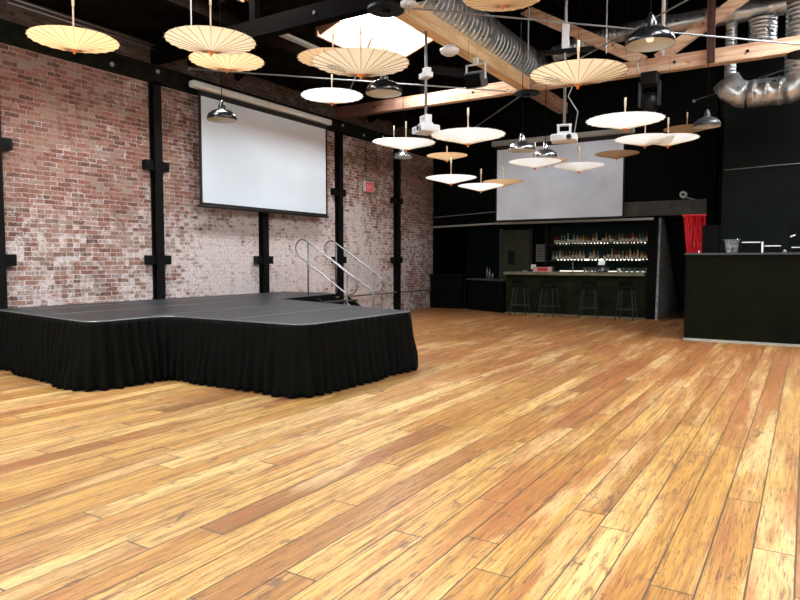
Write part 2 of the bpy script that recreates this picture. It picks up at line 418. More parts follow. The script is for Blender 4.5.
for i, (x0, x1, y0, y1) in enumerate(sky):
    bm = new()
    q = [bm.verts.new((x, y, roof_z(x) + h)) for h in (.30, .33) for x, y in ((x0, y0), (x1, y0), (x1, y1), (x0, y1))]
    for f in ((0, 1, 2, 3), (7, 6, 5, 4), (0, 4, 5, 1), (1, 5, 6, 2), (2, 6, 7, 3), (3, 7, 4, 0)): bm.faces.new([q[k] for k in f])
    w = struct('window_%d' % (i + 4), bm, SKYM)
    f = new()
    for (xa, ya), (xb, yb) in (((x0, y0), (x1, y0)), ((x0, y1), (x1, y1)), ((x0, y0), (x0, y1)), ((x1, y0), (x1, y1))):
        za, zb = roof_z(xa) + .05, roof_z(xb) + .05
        bar(f, (xa, ya, za), (xb, yb, zb), .05, .50)
    obj('window_frame', f, WELL, w)

# ledger timber along the brick wall with bolts
led = struct('trim_1', box(new(), XW, XW + .07, -4, 18.1, 4.68, 5.0), LEDGE)
for k in range(24):
    y = -3.2 + k * .92
    bm = new(); tube(bm, [(XW + .07, y, 4.84 + .05 * (-1) ** k), (XW + .10, y, 4.84 + .05 * (-1) ** k)], .035, 10); obj('bolt', bm, BRASSY, led)

# black steel columns with wall brackets
POS = [('at the left edge of the photo', 4.98), ('between the first bay of brick and the big screen', 7.77), ('half hidden behind the big screen', 10.5),
       ('just right of the big screen behind the stair rails', 13.2), ('nearest the far corner by the exit sign', 15.94)]
for i, (where, y) in enumerate(POS):
    t = thing('steel_column', 'black steel column bolted to the brick, ' + where, 'column', (XW, y, 0), 0, 'black columns along the brick wall')
    hw = .08
    bm = new()
    box(bm, .0, .03, -hw, hw, 0, 4.68); box(bm, .02, .13, -.015, .015, 0, 4.68); box(bm, .13, .15, -hw, hw, 0, 4.68)
    box(bm, 0, .15, -hw, hw, 4.63, 4.68)
    obj('column_shaft', bm, STEEL, t)
    for z in (1.5, 3.2):
        bm = new(); box(bm, .0, .12, -.25, .25, z - .085, z + .085); br_ = obj('bracket', bm, STEEL, t, bevel=.006)
        for s in (-.2, .2):
            bm = new(); tube(bm, [(.12, s, z), (.145, s, z)], .022, 8); obj('bolt', bm, BLACKPLASTIC, br_)

# conduit low on the wall, twin conduits high up
def pipe(name, pts, r, m, label, cat, seg=8, group=None):
    b_ = new(); tube(b_, pts, r, seg); return tag(obj(name, b_, m, smooth=True), label, cat, group)
pipe('conduit', [(XW + .06, 13.0, .56), (XW + .06, 18.0, .57)], .02, mat('old_pipe', (.20, .15, .11), .6), 'thin horizontal pipe low on the brick wall by the far corner', 'pipe')
for dz, wd in ((0, 'upper'), (-.07, 'lower')):
    pipe('conduit', [(XW + .17, 5.2, 5.30 + dz), (XW + .17, 7.75, 5.30 + dz)], .012, RODM, '%s of the two thin steel conduits above the leftmost parasol' % wd, 'conduit')

# ------------------------------------------------------------------ back wall and bar recess (built as rooms, dark)
SOF = 2.56
yb = 17.25
b = new()
box(b, -7.5, -2.07, yb, yb + .25, SOF, 8.2)                 # wall above the bar, to the door jamb
box(b, XW - .1, -7.5, 18.2, 18.4, 2.5, 6.6)                 # corner part above
struct('wall_back', b, BLACKWALL)
b = new(); prism(b, [(XW, 18.2), (-7.5, yb), (-7.5, yb + .25), (-7.5, 18.4), (XW, 18.4)], 2.50, 2.56); struct('trim_2', b, BLACKWALL)
b = new(); bar(b, (XW + .02, 18.14, 2.535), (-7.5, 17.22, 2.535), .02, .05); bar(b, (-7.5, 17.22, 2.53), (-3.28, 17.22, 2.53), .03, .06); struct('trim_3', b, TRIMGREY)
b = new(); bar(b, (XW + .1, 18.1, 2.84), (-7.55, 17.35, 2.88), .02, .018); struct('trim_4', b, RODM)
b = new(); box(b, XW - .1, -1.2, 20.6, 20.8, 0, 2.9); struct('wall_recess_back', b, GREENWALL)
b = new(); box(b, XW - .35, XW, 18.2, 20.8, 0, 2.9); struct('wall_recess_left', b, BLACKWALL)
b = new(); box(b, XW - .1, -7.5, 18.25, 20.8, 2.60, 2.72); box(b, -7.5, -1.9, yb + .25, 20.8, 2.60, 2.72); struct('ceiling_recess', b, BLACKWALL)
b = new(); box(b, -2.07, -1.85, yb, 20.8, 0, 8.2); struct('wall_passage_right', b, BLACKWALL)
b = new(); box(b, -3.99, -2.07, yb - .10, yb, 2.60, 2.95); box(b, -3.99, -2.07, yb - .12, yb, 2.93, 2.96); struct('trim_5', b, mat('olive_black_header', (.030, .030, .020), .6, noise=(5, .4, .1)))
# right hand wall block behind the booth
b = new(); box(b, -1.53, XR, 15.0, 15.2, 0, 4.95); box(b, -1.53, -1.33, 15.2, yb, 0, 4.95); box(b, -1.53, XR, 15.0, 17.2, 4.9, 4.98); struct('wall_booth', b, GREYWALL)
b = new(); box(b, -1.9, XR, yb, yb + .2, 0, 8.2); struct('wall_back_right', b, BLACKWALL)
for i, (z, y) in enumerate(((3.34, 14.98), (4.90, 14.98))):
    pipe('cable', [(-1.5, y, z), (-.6, y - .01, z + .03), (2.2, y, z + .08)], .008, RODM, 'thin cable strung across the dark wall, ' + ('low above the booth' if i == 0 else 'high under the ducts'), 'cable')

# wing panel beside the bar
b = new()
pl = [(17.25, 0), (20.5, 0), (17.9, 2.56), (17.45, 2.56)]
v0 = [b.verts.new((-3.20, y, z)) for y, z in pl]; v1 = [b.verts.new((-3.14, y, z)) for y, z in pl]
b.faces.new(v0); b.faces.new(v1[::-1])
for i in range(4): b.faces.new((v0[i], v0[(i + 1) % 4], v1[(i + 1) % 4], v1[i]))
tag(obj('wing_panel', b, WINGM), 'grey painted slanted wing panel at the right end of the bar', 'panel')
b = new(); box(b, -3.42, -3.20, 17.25, 17.5, 0, 2.56); struct('trim_6', b, BLACKWALL)

# ------------------------------------------------------------------ bar
bar_ = thing('bar_counter', 'long dark olive bar counter with a paler top edge', 'bar', (0, 0, 0))
obj('front_panel', box(new(), -7.24, -3.43, 17.28, 17.36, .0, 1.09), BAROLIVE, bar_)
obj('counter_top', box(new(), -7.26, -3.45, 17.12, 17.80, 1.09, 1.175), BAREDGE, bar_, bevel=.012)
obj('work_surface', box(new(), -7.24, -3.45, 17.36, 17.9, .80, .84), BLACKPLASTIC, bar_)
obj('kick_board', box(new(), -7.24, -3.43, 17.255, 17.28, 0, .03), BAREDGE, bar_)
for x in (-6.3, -5.3, -4.3): obj('panel_batten', box(new(), x - .03, x + .03, 17.265, 17.28, .05, 1.09), BAROLIVE, bar_)
lc = thing('low_counter', 'lower black counter with a thin grey top edge, left of the bar', 'counter')
b = new(); prism(b, [(-8.8, 17.98), (-7.28, 17.20), (-7.28, 17.9), (-8.8, 18.6)], 0, .90); obj('counter_body', b, BLACKWALL, lc)
b = new(); prism(b, [(-8.82, 17.94), (-7.28, 17.15), (-7.28, 17.9), (-8.82, 18.6)], .90, .94); obj('counter_top', b, mat('grey_counter_top', (.05, .05, .045), .4), lc)
b = new(); tube(b, [(-8.86, 17.95, 0), (-8.86, 17.95, .98)], .015, 8); obj('end_post', b, LEDGE, lc)
cb = thing('corner_cabinet', 'black waist high cabinet in the far corner beside the brick wall', 'cabinet')
obj('cabinet_body', box(new(), -10.08, -8.95, 17.95, 18.6, .0, 1.02), BLACKWALL, cb)
obj('cabinet_top', box(new(), -10.10, -8.93, 17.92, 18.62, 1.02, 1.05), BLACKPLASTIC, cb)

# back bar with two lit shelves
YB = 19.30
bb = thing('back_bar', 'black back bar unit with two lit bottle shelves', 'shelving')
obj('cabinet', box(new(), -6.75, -3.55, YB - .30, YB + .25, 0, 1.12), BLACKWALL, bb)
obj('work_top', box(new(), -6.78, -3.52, YB - .33, YB + .27, 1.12, 1.16), RODM, bb)
obj('back_panel', box(new(), -6.75, -3.55, YB + .22, YB + .25, 1.04, 2.55), GREENWALL, bb)
LED = mat('warm_shelf_light', (.9, .9, .85), .4, emit=(1, .93, .78, 18))
for z in (1.50, 1.98):
    sh = obj('shelf', box(new(), -6.72, -3.58, YB - .10, YB + .22, z - .05, z), BLACKPLASTIC, bb)
    obj('light_strip', box(new(), -6.5, -3.65, YB + .10, YB + .115, z, z + .02), LED, sh)
obj('light_strip', box(new(), -6.4, -3.7, YB + .18, YB + .195, 1.16, 1.175), mat('dim_shelf_light', (.9, .9, .85), .4, emit=(1, .96, .85, 5)), bb)
for x in (-6.75, -3.58): obj('side_panel', box(new(), x - .03, x + .03, YB - .12, YB + .24, 1.04, 2.5), BLACKPLASTIC, bb)

GL = {'amber': mat('amber_liquor', (.42, .11, .03), .12, trans=.35), 'clear': mat('clear_bottle_glass', (.62, .66, .64), .1, trans=.6),
      'red': mat('red_liquor', (.40, .03, .03), .12, trans=.3), 'golden': mat('golden_liquor', (.80, .55, .16), .12, trans=.4),
      'dark': mat('dark_bottle_glass', (.03, .025, .02), .1, trans=.2)}
PAPERL = mat('bottle_label_paper', (.62, .56, .45), .7)
bottle_me = {}
shapes = [(.036, .20, .27, .31), (.042, .15, .20, .27), (.034, .22, .28, .33), (.045, .17, .21, .24), (.040, .12, .17, .25)]
def bottle_mesh(kind, s):
    if (kind, s) in bottle_me: return bottle_me[(kind, s)]
    r, h1, h2, h3 = shapes[s]; b_ = new()
    lathe(b_, [(0, 0), (r, 0), (r, h1), (.014, h2), (.013, h3 - .03)], 10, mi=0)
    lathe(b_, [(.015, h3 - .03), (.015, h3), (0, h3)], 10, mi=1)
    lathe(b_, [(r + .001, h1 * .25), (r + .001, h1 * .75)], 10, mi=2)
    o = obj('bottle_mesh', b_, [GL[kind], BLACKPLASTIC if kind != 'clear' else BRASSY, PAPERL], smooth=True)
    me = o.data; bpy.data.objects.remove(o); bottle_me[(kind, s)] = me; return me
words = {'amber': 'amber brown', 'clear': 'clear glass', 'red': 'deep red', 'golden': 'glowing golden', 'dark': 'dark glass'}
def put_bottle(kind, s, x, y, z, where, grp):
    o = bpy.data.objects.new('liquor_bottle', bottle_mesh(kind, s)); C.objects.link(o); o.location = (x, y, z)
    tag(o, '%s liquor bottle standing on the %s' % (words[kind], where), 'bottle', grp + ', ' + words[kind])
rg = random.Random(3)
x = -6.48
up = ['red', 'red', 'clear', 'clear', 'clear', 'dark', 'clear', 'clear', 'golden', 'golden', 'amber', 'amber', 'amber', 'clear', 'dark', 'dark', 'amber', 'clear', 'amber', 'amber', 'clear', 'amber', 'amber', 'red', 'amber', 'amber', 'clear', 'clear', 'amber', 'clear']
for i, k in enumerate(up):
    put_bottle(k, rg.randrange(5), x, YB - .01 + rg.uniform(-.02, .02), 1.98, 'upper back bar shelf', 'bottles on the upper shelf'); x += 2.82 / len(up)
low = ['clear', 'clear', 'golden', 'clear', 'amber', 'clear', 'amber', 'clear', 'golden', 'clear', None, 'clear', 'golden', 'clear', None, 'dark', 'dark', 'clear', 'red', 'amber', 'clear', 'amber', 'golden', 'golden', 'golden', 'golden', 'amber', 'amber']
x = -6.55
for k in low:
    if k: put_bottle(k, rg.randrange(5), x, YB - .01 + rg.uniform(-.02, .02), 1.50, 'lower back bar shelf', 'bottles on the lower shelf')
    x += 2.88 / len(low)
b = new(); lathe(b, [(0, .004), (.024, 0), (.036, .12), (.034, .12), (.022, .008), (0, .008)], 12)
g0 = obj('drinking_glass', b, mat('drinking_glass', (.75, .80, .78), .08, trans=.75), smooth=True); gm = g0.data; bpy.data.objects.remove(g0)
for i in range(30):
    left = i < 17
    xx = (-5.55 + (i % 17) * .085) if left else (-4.62 + (i - 17) * .075)
    if left and xx > -4.85: xx -= .72; yy = YB - .25
    else: yy = YB - .17 + .1 * (i % 2)
    o = bpy.data.objects.new('drinking_glass', gm); C.objects.link(o); o.location = (xx, yy, 1.16)
    tag(o, 'clear drinking glass in the row under the bottle shelves, %s of the till' % ('left' if xx < -4.7 else 'right'), 'glass', 'glasses %s of the till' % ('left' if xx < -4.7 else 'right'))

# things on the bar top
t = thing('till', 'black point of sale till with a small lit screen on the bar', 'till', (-4.62, 17.55, 1.175), -.3)
obj('base', box(new(), -.11, .11, -.08, .12, 0, .03), BLACKPLASTIC, t, bevel=.005)
obj('stand', bar(new(), (0, .04, .02), (0, .04, .18), .04, .04, (0, 1, 0)), WHITEPAINT, t)
R_ = Matrix.Rotation(-.3, 3, 'X')
obj('screen', box(new(), -.14, .14, .0, .02, .12, .33, R_), BLACKPLASTIC, t)
obj('display', box(new(), -.11, .08, -.008, -.002, .19, .31, R_, (0, .01, .225)), mat('lit_display', (.5, .5, .5), .3, emit=(.85, .92, 1, .8)), t)
t = thing('snack_box', 'red and white cardboard display box at the left end of the bar', 'box', (-6.22, 17.5, 1.175), 0)
obj('carton', box(new(), -.27, .27, -.1, .1, 0, .13), mat('pale_pink_card', (.62, .36, .32), .7), t, bevel=.004)
obj('red_band', box(new(), -.14, .16, -.103, -.1, .02, .115), mat('red_print', (.55, .03, .03), .6), t)
b = new(); box(b, -.07, .07, -.01, .01, .0, .12, Matrix.Rotation(-.25, 3, 'X')); tag(obj('menu_card', b, WHITEPAINT, loc=(-6.55, 17.62, 1.25)), 'small white card standing behind the red and white box', 'card')
b = new(); box(b, -.06, .06, -.03, .03, .0, .045); tag(obj('napkin_holder', b, RODM, loc=(-6.72, 17.4, 1.175), bevel=.005), 'small grey napkin holder on the left end of the bar', 'napkin holder')
b = new(); lathe(b, [(0, 0), (.03, 0), (.04, .10), (.035, .10), (.026, .01), (0, .01)], 12); tag(obj('garnish_cup', b, WHITEPAINT, loc=(-4.16, 17.5, 1.175), smooth=True), 'white cup on the bar to the right of the till', 'cup')
# tap tower
t = thing('beer_tap', 'slim chrome beer tap with a green handle on the bar', 'tap', (-5.42, 17.6, 1.175))
b = new(); cylz(b, 0, 0, 0, .16, .018, 10); tube(b, [(0, 0, .14), (0, -.05, .145), (0, -.07, .11)], .008, 8); obj('tower', b, RODM, t, smooth=True)
b = new(); lathe(b, [(0, .16), (.008, .16), (.018, .26), (0, .28)], 8); obj('tap_handle', b, mat('green_handle', (.25, .35, .05), .4), t, smooth=True)

# fridge panel, poster in the recess left
t = thing('service_door', 'dark olive door with a small dark window behind the left end of the bar', 'door')
obj('door_leaf', box(new(), -8.30, -7.40, 19.55, 19.60, 0, 2.45), mat('olive_door_paint', (.055, .060, .026), .6, noise=(3, .3, .05)), t)
obj('vision_panel', box(new(), -8.12, -7.90, 19.53, 19.55, 1.35, 1.78), BLACKPLASTIC, t)
obj('door_frame', box(new(), -8.40, -8.30, 19.50, 19.62, 0, 2.5), mat('olive_grey_frame', (.07, .07, .05), .6), t)
obj('door_frame', box(new(), -7.40, -7.30, 19.50, 19.62, 0, 2.5), mat('dark_frame', (.02, .02, .015), .6), t)
t = thing('notice', 'pinned paper notice in two blocks beside the olive door', 'notice')
b = new(); box(b, -7.17, -6.83, 19.50, 19.51, 1.45, 1.98); obj('sheet', b, mat('aged_notice_paper', (.30, .29, .24), .7, noise=(30, .5, 0)), t)
b = new()
for k in range(9): box(b, -7.14, -6.88 + .02 * (k % 3), 19.497, 19.5, 1.50 + k * .05, 1.518 + k * .05)
obj('print_lines', b, mat('brown_print', (.06, .035, .03), .7), t)
b = new(); box(b, -7.30, -6.78, 19.51, 19.62, 0, 2.5); struct('trim_7', b, BLACKWALL)
# small clutter in the dark corner
for k, (x_, w_, h_) in enumerate(((-8.75, .05, .36), (-8.62, .06, .30), (-8.48, .05, .18))):
    b = new(); lathe(b, [(0, 0), (w_ / 2, 0), (w_ / 2, h_ * .65), (w_ / 5, h_ * .8), (w_ / 5, h_), (0, h_)], 10)
    tag(obj('steel_canister', b, RODM, loc=(x_ + .6, 18.0 - .1 * k, .94), smooth=True), ['tallest slim', 'middle sized', 'shortest'][k] + ' steel canister on the low counter in the dark corner', 'canister', 'canisters on the low counter')

# bar stools
LEGM = mat('dark_metal_leg', (.03, .032, .035), .4, .2, spec=.2)
def stool():
    t = thing('bar_stool', '', 'stool')
    b = new(); box(b, -.18, .18, -.18, .18, .765, .80); obj('seat', b, SEATM, t, bevel=.02)
    for sx in (-1, 1):
        for sy in (-1, 1):
            b = new(); tube(b, [(.14 * sx, .14 * sy, .77), (.22 * sx, .22 * sy, 0)], .014, 8); obj('leg', b, LEGM, t, smooth=True)
    b = new(); c = [(.195, .195), (-.195, .195), (-.195, -.195), (.195, -.195)]
    for i in range(4): tube(b, [(*c[i], .27), (*c[(i + 1) % 4], .27)], .010, 6)
    obj('footrest', b, LEGM, t)
    b = new(); tube(b, [(-.16, -.16, .79), (-.16, -.19, .93), (-.13, -.20, .96), (.13, -.20, .96), (.16, -.19, .93), (.16, -.16, .79)], .011, 8); obj('back_frame', b, SEATM, t, smooth=True)
    b = new(); box(b, -.15, .15, -.205, -.185, .86, .95); obj('backrest', b, SEATM, t, bevel=.006)
    return t
s0 = stool()
sl = ['first black bar stool from the left, in front of the olive bar', 'second black bar stool from the left, below the red and white box',
      'third black bar stool from the left, below the drinking glasses', 'rightmost black bar stool, nearest the grey wing panel']
for i, (x_, rz) in enumerate(((-6.62, .1), (-5.80, -.08), (-4.74, .12), (-3.80, .0))):
    o = s0 if i == 0 else copy_tree(s0)
    o.location = (x_, 16.82, 0); o.rotation_euler = (0, 0, rz); o['label'] = sl[i]; o['group'] = 'bar stools along the bar'

# ------------------------------------------------------------------ projection screens
t = thing('projection_screen', 'large white projection screen hung in front of the brick wall', 'screen')
xs_ = -9.82
obj('fabric', box(new(), xs_ - .004, xs_ + .004, 8.62, 12.38, 2.60, 4.60), SCREEN, t)
b = new(); box(b, xs_ - .006, xs_ + .008, 8.56, 8.62, 2.54, 4.64); box(b, xs_ - .006, xs_ + .008, 12.38, 12.44, 2.54, 4.64); box(b, xs_ - .006, xs_ + .008, 8.56, 12.44, 2.54, 2.60); box(b, xs_ - .006, xs_ + .008, 8.56, 12.44, 4.60, 4.70)
obj('border', b, SCREENBORDER, t)
b = new(); tube(b, [(xs_, 8.52, 2.53), (xs_, 12.48, 2.53)], .022, 8); obj('bottom_bar', b, BLACKPLASTIC, t)
b = new(); box(b, xs_ - .10, xs_ + .06, 8.42, 12.58, 4.72, 4.85); obj('housing', b, HOUSING, t, bevel=.03)
for y in (8.47, 12.5):
    b = new(); box(b, XW, xs_ - .08, y - .02, y + .02, 4.76, 4.80); obj('wall_arm', b, STEEL, t)
t = thing('projection_screen', 'pale grey projection screen lowered above the bar', 'screen')
ys_ = 17.02
obj('fabric', box(new(), -7.42, -4.0, ys_ - .004, ys_ + .004, 2.61, 4.55), mat('bluish_grey_screen_fabric', (.72, .78, .87), .85, spec=.1, noise=(.9, .16, 0)), t)
b = new(); box(b, -7.46, -7.42, ys_ - .006, ys_ + .006, 2.57, 4.6); box(b, -4.0, -3.96, ys_ - .006, ys_ + .006, 2.57, 4.6); box(b, -7.46, -3.96, ys_ - .006, ys_ + .006, 2.58, 2.61); box(b, -7.46, -3.96, ys_ - .006, ys_ + .006, 4.55, 4.66)
obj('border', b, SCREENBORDER, t)
b = new(); tube(b, [(-7.48, ys_, 2.57), (-3.94, ys_, 2.57)], .018, 8); obj('bottom_bar', b, BLACKPLASTIC, t)
obj('housing', box(new(), -7.58, -3.75, ys_ - .07, ys_ + .10, 4.66, 4.80), HOUSING2, t, bevel=.03)
for x_ in (-7.5, -3.85): obj('wall_arm', box(new(), x_ - .02, x_ + .02, ys_ + .09, yb, 4.7, 4.74), STEEL, t)

# ------------------------------------------------------------------ exit sign
t = thing('exit_sign', 'small red and white exit sign with a cord on the brick wall', 'exit sign')
obj('sign_box', box(new(), XW + .01, XW + .07, 14.34, 14.78, 3.33, 3.60), mat('sign_white', (.75, .70, .68), .5), t, bevel=.008)
obj('sign_face', box(new(), XW + .07, XW + .074, 14.39, 14.75, 3.355, 3.575), mat('sign_red', (.80, .09, .12), .5, emit=(1, .08, .1, .15)), t)
tc = bpy.data.curves.new('lettering', 'FONT'); tc.body = 'EXIT'; tc.size = .15; tc.align_x = 'CENTER'; tc.align_y = 'CENTER'; tc.extrude = .001
to = bpy.data.objects.new('lettering', tc); C.objects.link(to); to.parent = t
to.location = (XW + .076, 14.57, 3.46); to.rotation_euler = (PI / 2, 0, PI / 2); tc.materials.append(WHITEPAINT)
dg = bpy.context.evaluated_depsgraph_get(); me_ = bpy.data.meshes.new_from_object(to.evaluated_get(dg)); mo = bpy.data.objects.new('lettering', me_); C.objects.link(mo)
mo.parent = t; mo.location = to.location; mo.rotation_euler = to.rotation_euler; bpy.data.objects.remove(to); mo.name = 'lettering'
b = new(); tube(b, [(XW + .03, 14.46, 3.60), (XW + .03, 14.44, 4.68)], .008, 6); obj('cord', b, CORD, t)

# ------------------------------------------------------------------ stage
def rounded(poly, rad, n=8):
    out = []; m = len(poly)
    for i in range(m):
        p0, p, p1 = Vector(poly[i - 1]), Vector(poly[i]), Vector(poly[(i + 1) % m]); r = rad[i]
        if r <= 0: out.append(p); continue
        a = (p0 - p).normalized(); c = (p1 - p).normalized(); s, e = p + a * r, p + c * r
        for k in range(n + 1):
            q = k / n; out.append((1 - q) ** 2 * s + 2 * q * (1 - q) * p + q * q * e)
    return out
H = .80
poly = [(-9.86, 4.80), (-6.86, 4.36), (-6.86, 5.42), (-4.60, 5.40), (-4.60, 7.64), (-6.13, 8.18), (-8.15, 8.85), (-8.46, 10.95), (-9.86, 10.95)]
rad = [0, .26, .28, .24, .05, 0, 0, .05, 0]
out = rounded(poly, rad)
st = thing('stage', 'low portable stage with scuffed black deck and pleated black skirt', 'stage')
b = new(); prism(b, [(p.x, p.y) for p in out], H - .06, H); obj('deck', b, STAGETOP, st)
# aluminium edge following the outline
front = out[:out.index(Vector(poly[5])) + 1] if Vector(poly[5]) in out else out
i5 = min(range(len(out)), key=lambda i: (out[i] - Vector(poly[5])).length); i6 = min(range(len(out)), key=lambda i: (out[i] - Vector(poly[8])).length)
path = out[:i6 + 1]
b = new(); tube(b, [(p.x, p.y, H - .006) for p in path], .008, 6); obj('deck_edging', b, STAGELINE, st)
for (xa, ya, xb_, yb_) in ((-5.77, 5.52, -5.77, 7.82), (-6.99, 5.3, -6.99, 7.82), (-8.22, 4.7, -8.22, 7.84), (-9.3, 4.85, -9.3, 10.9)):
    b = new(); box(b, xa - .010, xa + .010, ya, yb_, H, H + .004); obj('deck_seam', b, STAGELINE, st)
for y in (7.84, 9.9):
    b = new(); box(b, -9.85, -8.35, y - .008, y + .008, H, H + .004); obj('deck_seam', b, mat('dim_seam', (.12, .12, .125), .5), st)
# skirt: resample the outline, hang pleats that open towards the floor
pts = []; step = .018
for a, c in zip(path, path[1:]):
    L_ = (c - a).length; n = max(1, int(L_ / step))
    for k in range(n): pts.append((a + (c - a) * (k / n)))
pts.append(path[-1])
b = new(); rows = 14; rs = random.Random(11); s = 0; ph = 0; cols = []
amp = .5; wl = .13; tamp = .5; twl = .13
for i, p in enumerate(pts):
    q0, q1 = pts[max(0, i - 8)], pts[min(len(pts) - 1, i + 8)]; d = (q1 - q0).normalized(); nrm = Vector((d.y, -d.x))
    if i: s = (pts[i] - pts[i - 1]).length
    ph += s / wl
    if i % 7 == 0: tamp = rs.uniform(.35, 1.0); twl = rs.uniform(.085, .20)
    amp += (tamp - amp) * .12; wl += (twl - wl) * .12
    wv = math.sin(2 * PI * ph); wv = math.copysign(abs(wv) ** .7, wv)
    col = []
    for r in range(rows + 1):
        q = r / rows; z = H - .012 - q * (H - .022)
        off = .016 + .095 * q + amp * wv * (.013 + .055 * q) + .016 * math.sin(9 * q + ph * 1.3) * q + .02 * q * math.sin(ph * .77)
        col.append(b.verts.new((p.x + nrm.x * off, p.y + nrm.y * off, max(z, .006))))
    cols.append(col)
for a, c in zip(cols, cols[1:]):
    for r in range(rows): b.faces.new((a[r], c[r], c[r + 1], a[r + 1]))
sk = obj('skirt', b, VELVET, st, smooth=True)
so = sk.modifiers.new('thickness', 'SOLIDIFY'); so.thickness = .004
for (x_, y_) in ((-9.8, 5.2), (-7.2, 4.9), (-7.2, 7.5), (-4.85, 5.85), (-4.8, 7.55), (-5.9, 5.8), (-8.6, 10.8), (-9.7, 10.8), (-8.6, 8.2)):
    b = new(); cylz(b, x_, y_, 0, H - .06, .025, 8); obj('leg', b, RODM, st)

# stairs behind the front deck, descending to the right, with two loop handrails
sr = thing('stage_stairs', 'black portable steps at the back edge of the stage', 'stairs')
for k in range(4):
    z = .68 - k * .17; x0 = -8.12 + k * .26
    obj('tread', box(new(), x0, x0 + .28, 9.98, 10.92, z - .03, z), STAGETOP, sr)
for y in (9.96, 10.94):
    b = new(); bar(b, (-8.14, y, .70), (-7.02, y, .04), .03, .12); obj('stringer', b, BLACKPLASTIC, sr)
b = new(); bar(b, (-8.15, 9.98, .0), (-8.15, 9.98, .62), .03, .03, (0, 1, 0)); bar(b, (-8.15, 10.92, .0), (-8.15, 10.92, .62), .03, .03, (0, 1, 0)); obj('support_leg', b, BLACKPLASTIC, sr)
def rail(y, dx, label):
    t = thing('handrail', label, 'handrail', (dx, y, 0), 0, 'loop handrails on the stage steps')
    A, B = Vector((-8.47, 0, 1.73)), Vector((-7.32, 0, 1.02)); r = .175
    d = (B - A).normalized(); n = Vector((-d.z, 0, d.x))
    pp = []
    for k in range(13):
        a = PI / 2 + PI * k / 12; pp.append(A + n * r * math.sin(a) + d * r * math.cos(a))
    for k in range(13):
        a = -PI / 2 + PI * k / 12; pp.append(B + n * r * math.sin(a) + d * r * math.cos(a))
    b_ = new(); tube(b_, pp, .0155, 10, closed=True); obj('rail_loop', b_, SILVER, t, smooth=True)
    for (x_, zt, z0, wd) in ((-8.33, 1.84, .80, 'upper'), (-7.38, 1.22, 0.0, 'lower')):
        b_ = new(); tube(b_, [(x_, 0, z0), (x_, 0, zt)], .016, 8); obj('post', b_, SILVER, t, smooth=True)
    return t
rail(9.93, 0, 'nearer steel loop handrail on the stage steps')
rail(10.97, -.10, 'farther steel loop handrail on the stage steps')

# ------------------------------------------------------------------ trusses
ZC = 5.02
def truss(y, woods, label):
    t = thing('roof_truss', label, 'roof truss', (0, y, 0), 0, 'timber roof trusses')
    chord, web, post = woods
    obj('bottom_chord', box(new(), XW + .05, XR - .05, -.09, .09, ZC, ZC + .27), chord, t, bevel=.008)
    for x0 in (XW, XR):
        b_ = new(); bar(b_, (x0 + (.1 if x0 < 0 else -.1), 0, roof_z(x0) - .12), (RIDGE, 0, roof_z(RIDGE) - .45), .16, .24); obj('top_chord', b_, DARKTRUSS, t)
    top = lambda x_: roof_z(x_) - .40
    for a_, c_ in ((-2.75, -5.2), (-2.52, -.1)):
        b_ = new(); bar(b_, (a_, 0, ZC + .25), (c_, 0, top(c_)), .12, .20); obj('web_brace', b_, web, t, bevel=.006)
    for a_, c_ in ((-7.6, -5.3), (2.4, 0)):
        b_ = new(); bar(b_, (a_, 0, top(a_)), (c_, 0, ZC + .25), .12, .18); obj('web_brace', b_, DARKTRUSS, t)
    for x_ in (-7.6, 2.4):
        b_ = new(); bar(b_, (x_, 0, ZC + .25), (x_, 0, top(x_)), .12, .12, (0, 1, 0)); obj('web_post', b_, DARKTRUSS, t)
    b_ = new(); bar(b_, (-1.58, -.12, ZC + .02), (-1.62, -.12, roof_z(-1.6) - .3), .13, .09, (0, 1, 0)); obj('web_post', b_, post, t)
    for x_ in (-5.1, -.15):
        b_ = new(); cylz(b_, x_, 0, ZC - .05, ZC - .012, .26, 20); cylz(b_, x_, 0, ZC - .09, ZC - .05, .07, 12); obj('joint_plate', b_, STEEL, t)
    for x_ in (-8.9, -6.3, -3.4, -2.2, -1.0, 1.2):
        b_ = new(); tube(b_, [(x_, -.09, ZC + .13), (x_, -.115, ZC + .13)], .028, 8); obj('bolt', b_, BLACKPLASTIC, t)
    return t
truss(7.8, (DARKTRUSS, DARKTRUSS, DARKTRUSS), 'black timber roof truss nearest the photographer, over the left parasols')
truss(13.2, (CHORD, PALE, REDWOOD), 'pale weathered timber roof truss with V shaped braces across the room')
b = new(); box(b, -5.21, -4.99, 7.92, 13.08, ZC, ZC + .25)
tag(obj('ceiling_beam', b, BEAMW, bevel=.008), 'golden timber beam running between the two roof trusses', 'beam')
b = new(); box(b, -5.21, -4.99, 13.32, 15.6, ZC, ZC + .25)
tag(obj('ceiling_beam', b, wood_mat('brown_beam_wood', (.34, .17, .09), (.22, .09, .05), 1), bevel=.008), 'short brown timber beam end behind the pale truss', 'beam')
